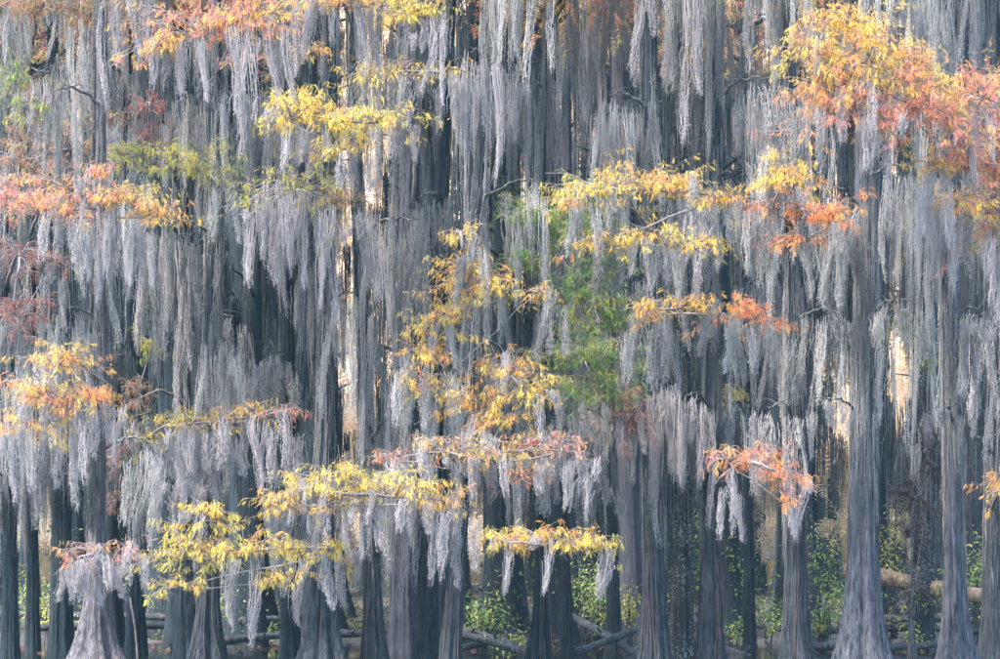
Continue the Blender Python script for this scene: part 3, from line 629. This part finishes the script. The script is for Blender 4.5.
while cnt < 96:
    D = U(47.5, 90); px = U(-60, 1060)
    if any(g0 - 9 < px < g1 + 9 for g0, g1 in GAPS): continue
    x = (px - 500) / F * D
    if any((x - a) ** 2 + (D - b) ** 2 < 1.1 for a, b in placed): continue
    placed.append((x, D)); v = int(rng.integers(7)); tm, mm, bm_, ax, H = BT[v]
    r = tag(empty('cypress_tree', (x, D, float(ground_height(x, D)))), ['thinnest dark', 'thin brown', 'thin plum-grey', 'dark', 'blackish', 'broad brown', 'broadest dark'][v] + ' cypress deeper in the forest behind ' + near(px), 'tree', 'cypress trees deeper in the forest')
    r.rotation_euler = (0, 0, U(0, 6.28)); r.scale = (1, 1, U(1.2, 1.55))
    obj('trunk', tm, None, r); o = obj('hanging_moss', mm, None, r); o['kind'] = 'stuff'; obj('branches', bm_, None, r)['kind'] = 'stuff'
    me, lm = CROWN[int(rng.integers(4))]
    o = obj('crown', me, None, r, ax(np.array([H]))[0]); o['kind'] = 'stuff'; o.scale = (1, 1, .8)
    cnt += 1
# autumn trees closing the view
AT = []
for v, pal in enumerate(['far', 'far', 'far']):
    mb = MB(); n = 2800
    dirs = rng.normal(0, 1, (n, 3)); dirs /= np.linalg.norm(dirs, axis=1)[:, None]
    cl = rng.normal(0, 1, (26, 3)) * np.array([1.4, 1.4, 3.4]); ci = rng.integers(0, 26, n)
    pos = cl[ci] + dirs * rng.uniform(.2, 1.0, (n, 1)) * np.array([1.1, 1.1, .7]) + np.array([0, 0, 9.5])
    pos[:, 2] = np.maximum(pos[:, 2], 2.0)
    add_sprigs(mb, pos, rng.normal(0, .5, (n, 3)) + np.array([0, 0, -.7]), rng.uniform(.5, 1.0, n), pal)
    cm = mb.mesh('crown', False); cm.materials.append(LEAF)
    tm, ax, rad = trunk_mesh('trunk', .16, .3, 14, U(-.5, .5), nth=14, nz=20, seed=400 + v); tm.materials.append(BARK['brown'])
    AT.append((tm, cm))
for k in range(64):
    D = U(92, 148); x = U(-.26, .26) * D; gp = None
    if k < 18: gp = GAPS[k % len(GAPS)]; D = U(95, 145); x = (sum(gp) / 2 + U(-14, 14) - 500) / F * D
    r = tag(empty('autumn_tree', (x, D, float(ground_height(x, D)))), 'distant golden autumn tree glimpsed beyond the ' + near(500 + x / D * F), 'tree', 'golden trees far behind the cypresses')
    r.rotation_euler = (0, 0, U(0, 6.28)); s = U(1.2, 2.1) if gp is None else U(1.7, 2.3); r.scale = (s, s, s)
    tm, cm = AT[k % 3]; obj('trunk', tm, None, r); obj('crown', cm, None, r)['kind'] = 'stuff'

# dense wood closing the view low down: reads as one mass
mb = MB(); n = 5500
x = rng.uniform(-58, 58, n); y = rng.uniform(151, 170, n); z = rng.uniform(0, 1, n) ** 1.25 * (16 + 2.5 * np.sin(x * .35) + 1.5 * np.sin(x * 1.1 + 2))
add_sprigs(mb, np.stack([x, y, z], -1), rng.normal(0, .6, (n, 3)) + np.array([0, 0, -.6]), rng.uniform(.7, 1.5, n), [(.10, .12, .07), (.16, .14, .07), (.08, .10, .08), (.24, .17, .07)])
gu = np.linspace(-62, 62, 110); gv = np.linspace(0, math.pi, 14)
UU, VV = np.meshgrid(gu, gv, indexing='ij'); hh = 21 + 3.5 * np.sin(UU * .35) + 1.5 * np.sin(UU * 1.1 + 2) + rng.normal(0, .7, UU.shape)
PW = np.stack([UU + rng.normal(0, .3, UU.shape), 176 - np.cos(VV) * (9 + rng.normal(0, .8, UU.shape)), np.sin(VV) ** .7 * hh - .2], -1)
a = np.arange(109)[:, None] * 14 + np.arange(13)[None]; mb.add(PW, None, np.stack([a, a + 14, a + 15, a + 1], -1).reshape(-1, 4), (.16, .13, .08))
tag(obj('far_wood', mb.mesh('far_wood', False), LEAF), kind='stuff')
# ------------------------------------------------------------------ logs, stumps
def log(pts, r0, r1, mat, label, group=None, name='fallen_log', stubs=2):
    pp = smooth_path(pts, 22); n = len(pp); pp[1:-1] += rng.normal(0, r0 * .06, (n - 2, 3))
    base = pp[0].copy(); base[2] = pp[:, 2].min()
    rr = np.linspace(r0, r1, n) * rng.uniform(.93, 1.07, n)
    V, f3, q = tube(pp - base, rr, 14)
    nv = n * 14; V[:nv] += rng.normal(0, r0 * .035, (nv, 3))
    e = tag(empty(name, base), label, 'log', group)
    mb = MB(); mb.add(V, f3, q); obj('trunk', mb.mesh('trunk'), BARK[mat], e)
    for _ in range(stubs):
        k = int(rng.integers(4, n - 4)); d = np.array([U(-.5, .5), U(-1, .2), U(.1, 1)]); d *= U(2, 4) * r0 / np.linalg.norm(d)
        V, f3, q = tube(smooth_path([pp[k] - base, pp[k] + d * .6 - base, pp[k] + d - base], 5), np.linspace(r0 * .35, r0 * .12, 5), 7)
        m_ = MB(); m_.add(V, f3, q); obj('branch_stub', m_.mesh('branch_stub'), BARK[mat], e)
    return e
def lg(p0, p1, D0, D1, th, mat, label, group=None, mid=None, th1=None, stubs=2):
    pts = [P(*p0, D0)] + ([P(*mid, (D0 + D1) / 2)] if mid else []) + [P(*p1, D1)]
    r = th / 2 / F * (D0 + D1) / 2
    return log(pts, r, (th1 or th * .75) / 2 / F * (D0 + D1) / 2, mat, label, group, stubs=stubs)
lg((-20, 615), (172, 617), 52, 51, 9, 'log', 'long straight grey log, upper of two parallel ones behind the pinkish buttress')
lg((25, 628), (170, 626), 49, 50, 8, 'log', 'long straight grey log, lower of two parallel ones behind the pinkish buttress')
lg((115, 659), (186, 650), 45, 46, 7, 'log', 'curved thin log lying between the pinkish and the skirt-footed cypress', mid=(150, 656))
lg((222, 641), (292, 634), 46, 47, 9, 'log', 'pale-edged log between the skirt-footed and the flared cypress')
lg((244, 621), (300, 618), 50, 51, 9, 'log', 'dark log lying behind the log between skirt-footed and flared cypress')
lg((335, 634), (372, 633), 47, 47, 9, 'log', 'short log bridging the flared and the ribbed brown cypress')
lg((455, 632), (535, 656), 44, 43, 13, 'log', 'thick dark log sloping down beside the leafy shrub', mid=(492, 640))
lg((462, 648), (520, 634), 45, 46, 8, 'log', 'dark log crossing under the thick sloping one')
lg((566, 657), (640, 628), 43, 44.5, 9, 'log', 'straight fallen branch rising behind the cone-footed cypress', stubs=1)
lg((572, 617), (642, 658), 46, 43.2, 9, 'log', 'bent fallen branch crossing over the straight one', mid=(604, 634))
lg((625, 656), (705, 618), 46, 50, 7, 'log', 'thin log running behind the black lichen-dotted cypress')
lg((726, 650), (760, 662), 44, 43, 9, 'log', 'short log lying at the foot of the slender dark cypress')
lg((752, 624), (830, 634), 48, 47, 8, 'log', 'log stretching behind the grey-brown tapering cypress')
lg((806, 646), (960, 642), 44.5, 45, 9, 'log', 'lowest long log behind the thickest pale cypress', mid=(880, 648))
lg((800, 632), (1010, 634), 47, 47, 8, 'log', 'middle long log behind the thickest pale cypress', mid=(905, 628))
lg((878, 618), (1020, 622), 51, 50, 7, 'log', 'upper long log behind the thickest pale cypress')
lg((960, 655), (1040, 640), 43.5, 44, 8, 'log', 'log lying behind the foot of the grey-brown cypress over the tan log')
lg((846, 570), (1262, 655), 46.5, 44, 17, 'tan', 'smooth tan fallen log resting on a broken stump', th1=15, stubs=1)
def stump(px, py_top, D, w, wb, label, name='stump', mat='log'):
    x = (px - 500) / F * D; H = EYE + (HY - py_top) / F * D; g0 = float(ground_height(x, D))
    tm, ax, rad = trunk_mesh('body', w * D / F / 2, wb * D / F / 2, H - min(g0, 0), 0, nth=24, nz=24, seed=int(px))
    e = tag(empty(name, (x, D, min(g0, 0))), label, 'stump'); obj('body', tm, BARK[mat], e)
    # jagged splinters on top
    for k in range(4):
        a_ = U(0, 6.28); c = np.array([math.cos(a_), math.sin(a_), 0]) * w * D / F * .16 + np.array([0, 0, H - min(g0, 0) - .12])
        V, f3, q = tube(np.array([c, c + (0, 0, .12), c + (U(-.02, .02), 0, U(.18, .3))]), np.array([.05, .035, .006]) * w / 20, 6)
        m_ = MB(); m_.add(V, f3, q); obj('splinter', m_.mesh('splinter'), BARK[mat], e)
stump(912, 612, 43, 15, 22, 'pointed grey-brown stump below the dead brown sprays')
stump(852, 581, 46.6, 24, 34, 'broken stump holding up the tan fallen log')
stump(993, 632, 42.5, 12, 20, 'small dark stump at the foot of the grey-brown cypress')
# the pinkish stick
log([P(130, 598, 42.7), P(135, 628, 42.5), P(138, 662, 42.3)], .022, .018, 'stick', 'thin bare pinkish stick leaning on the dark cypress', name='stick', stubs=0)

# ------------------------------------------------------------------ undergrowth
def shrub(px, py, D, w, h, pal, label, n=260, leaf=.075):
    """broad-leaved shrub: arching stems from the ground, pointed leaves in the photo ellipse (px, py, w, h)"""
    c = P(px, py, D); rx = w / F * D; rz = h / F * D; g0 = float(ground_height(c[0], D)); base = np.array([c[0], D, max(g0, -.05)])
    e = tag(empty('shrub', base), label, 'shrub', 'leafy shrubs under the cypresses')
    st = MB(); lf = MB(); pl = np.array(PAL[pal]); V = []; col = []
    ns = max(6, n // 26)
    for _ in range(ns):
        th = U(0, 6.28); r = math.sqrt(U(0, 1)); tip = c + np.array([rx * r * math.cos(th), rx * .8 * r * math.sin(th), rz * U(-1, 1) * math.sqrt(max(0, 1 - r * r * .8))])
        s = base + np.array([U(-.1, .1), U(-.1, .1), -.05]); tp = smooth_path([s, s * .45 + tip * .55 + (0, 0, .12 * rz), tip], 8)
        a_ = tube(tp - base, np.linspace(.012, .003, 8), 4); st.add(*a_)
        for k in range(n // ns):
            p = tp[int(rng.integers(4, 8))] + rng.normal(0, 1, 3) * np.array([.16 * rx + .03, .16 * rx + .03, .16 * rz + .03]) - base
            d = np.array([U(-1, 1), U(-1, 1), U(-.9, .25)]); d /= np.linalg.norm(d); sd = np.cross(d, (0, 0, 1)); sd /= np.linalg.norm(sd) + 1e-6; up = np.cross(sd, d)
            l = leaf * U(.7, 1.4); w_ = l * .27
            V += [p, p + d * l * .45 + sd * w_ + up * .1 * l, p + d * l - up * .12 * l, p + d * l * .45 - sd * w_ + up * .1 * l]
            cc = pl[int(rng.integers(len(pl)))] * U(.7, 1.15); col += [cc] * 4
    V = np.array(V); b4 = np.arange(len(V) // 4)[:, None] * 4
    lf.add(V, np.concatenate([b4 + np.array([[0, 1, 2]]), b4 + np.array([[0, 2, 3]])]), None, np.clip(np.array(col), .02, .85))
    obj('stems', st.mesh('stems'), BARK['brown'], e)['kind'] = 'stuff'
    obj('leaves', lf.mesh('leaves', False), LEAF, e)['kind'] = 'stuff'
for a in [
 (483, 612, 45.5, 26, 26, 'shrub', 'green and yellow shrub beside the root-wrapped brown cypress', 420, .08),
 (512, 640, 44.5, 20, 18, 'shrub', 'low green shrub beside the thick sloping dark log', 260, .07),
 (600, 590, 48.5, 26, 34, 'shrub', 'dense green shrub behind the crossed fallen branches', 520, .075),
 (630, 598, 47.5, 14, 22, 'shrubyellow', 'yellowing shrub beside the fibrous brown cypress', 220, .07),
 (585, 560, 50, 18, 20, 'shrub', 'dim green shrub beyond the pole-thin cypress', 260, .07),
 (34, 592, 50, 18, 20, 'shrub', 'small bright green shrub above the parallel logs', 260, .08),
 (48, 604, 49.5, 10, 8, 'shrubyellow', 'yellow-green sprig resting over the upper parallel log', 90, .07),
 (78, 622, 50, 24, 14, 'shrub', 'low shrub hidden behind the pinkish buttress', 120, .07),
 (270, 628, 49, 18, 12, 'shrub', 'dim low shrub between the skirt-footed and flared cypress', 160, .07),
 (735, 555, 52, 12, 40, 'shrub', 'tall leafy shrub between the shaggy and the slender cypress', 200, .08),
 (822, 540, 47, 22, 34, 'shrub', 'tall bright green shrub beside the tapering grey-brown cypress', 300, .08),
 (822, 605, 45, 15, 22, 'shrub', 'low bright green shrub beside the tapering grey-brown cypress', 260, .085),
 (768, 610, 47, 16, 20, 'shrub', 'dim shrub between the slender dark and the tapering cypress', 200, .07),
 (895, 525, 51, 18, 28, 'shrubyellow', 'yellow-green shrub behind the dead brown sprays', 300, .08),
 (925, 566, 45.5, 26, 14, 'shrub', 'bright green shrub growing over the tan fallen log', 130, .09),
 (978, 560, 50, 14, 40, 'shrub', 'green shrub beyond the tan log between two pale trunks', 380, .08),
 (915, 635, 45, 14, 10, 'shrubyellow', 'small yellow-leaved sprig by the pointed stump', 80, .075),
 (888, 612, 47, 14, 10, 'shrubyellow', 'small yellow sprig behind the foot of the thickest pale cypress', 60, .07),
 (735, 625, 49, 18, 16, 'shrub', 'dim green shrub at the foot of the slender dark cypress', 180, .07),
 (700, 545, 55, 20, 50, 'shrub', 'dim tall shrub behind the black lichen-dotted cypress', 340, .08),
 (235, 600, 53, 24, 22, 'shrub', 'dim shrub in the shade behind the skirt-footed cypress', 200, .08),
 (430, 600, 53, 26, 22, 'shrub', 'dim shrub in the shade behind the dark leaning cypress', 200, .08),
 (850, 590, 53, 26, 30, 'shrub', 'dim shrub in the shade behind the thickest pale cypress', 260, .08),
]: shrub(*a)
mb = MB(); n = 16000
y = 52 + 40 * rng.uniform(0, 1, n) ** 1.5; x = rng.uniform(-.24, .24, n) * y
hh = 1.0 + .8 * np.sin(x * 1.3 + y * .5) + .6 * np.sin(x * .6 - y * .37 + 1); z = ground_height(x, y) + rng.uniform(0, 1, n) ** 1.3 * np.maximum(hh, .15) * 1.1
d = rng.normal(0, 1, (n, 3)) + np.array([0, 0, -.3]); d /= np.linalg.norm(d, axis=1)[:, None]; sd = np.cross(d, rng.normal(0, 1, (n, 3))); sd /= np.linalg.norm(sd, axis=1)[:, None]
l = rng.uniform(.07, .17, n)[:, None]; p = np.stack([x, y, z], -1)
V = np.stack([p, p + d * l * .45 + sd * l * .25, p + d * l, p + d * l * .45 - sd * l * .25], 1).reshape(-1, 3)
c = np.array([(.10, .15, .06), (.16, .20, .07), (.07, .11, .06), (.24, .24, .08), (.12, .09, .06)])[rng.integers(0, 5, n)] * rng.uniform(.7, 1.2, (n, 1))
mb.add(V, None, np.arange(4 * n).reshape(-1, 4), np.repeat(c, 4, 0))
tag(obj('undergrowth', mb.mesh('undergrowth', False), LEAF), kind='stuff')
# leaf litter and seedlings on the bank: nobody could count it
mb = MB(); n = 9000
x = rng.uniform(-16, 16, n); y = rng.uniform(44, 75, n); z = np.maximum(ground_height(x, y), 0) + .015
c = np.array(PAL['rust'] + PAL['deadbrown'])[rng.integers(0, 6, n)] * .6
th = rng.uniform(0, 6.28, n); l = rng.uniform(.03, .08, n)
A = np.stack([np.cos(th), np.sin(th), rng.uniform(-.1, .5, n)], -1) * l[:, None]; B = np.stack([-np.sin(th), np.cos(th), rng.uniform(-.2, .3, n)], -1) * l[:, None] * .45
p = np.stack([x, y, z], -1); V = np.stack([p - A, p + B, p + A, p - B], 1).reshape(-1, 3)
V[:, 2] = np.maximum(V[:, 2], np.repeat(z, 4) - .01)
mb.add(V, None, np.arange(4 * n).reshape(-1, 4), np.repeat(c, 4, 0))
tag(obj('leaf_litter', mb.mesh('leaf_litter', False), LEAF), kind='stuff')

# ------------------------------------------------------------------ haze
V = np.array([(a, b, c) for c in (-1.6, 42) for b in (-34, 334) for a in (-195, 195)], float)
Fq = np.array([[0, 2, 3, 1], [4, 5, 7, 6], [0, 1, 5, 4], [2, 6, 7, 3], [0, 4, 6, 2], [1, 3, 7, 5]])
m, t, N, L = new_mat('haze'); out = N('ShaderNodeOutputMaterial'); v = N('ShaderNodeVolumePrincipled')
v.inputs['Color'].default_value = (.45, .84, 1.0, 1); v.inputs['Density'].default_value = .00024; v.inputs['Anisotropy'].default_value = .2
L(v.outputs[0], out.inputs['Volume'])
tag(obj('haze', mk_mesh('haze', V, [Fq], smooth=False), m), kind='stuff')
print('DRAPES', n_drape[0], 'TRIS', sum(sum(len(p_.vertices) - 2 for p_ in me.polygons) if len(me.polygons) < 50 else len(me.loops) - 2 * len(me.polygons) for me in bpy.data.meshes))
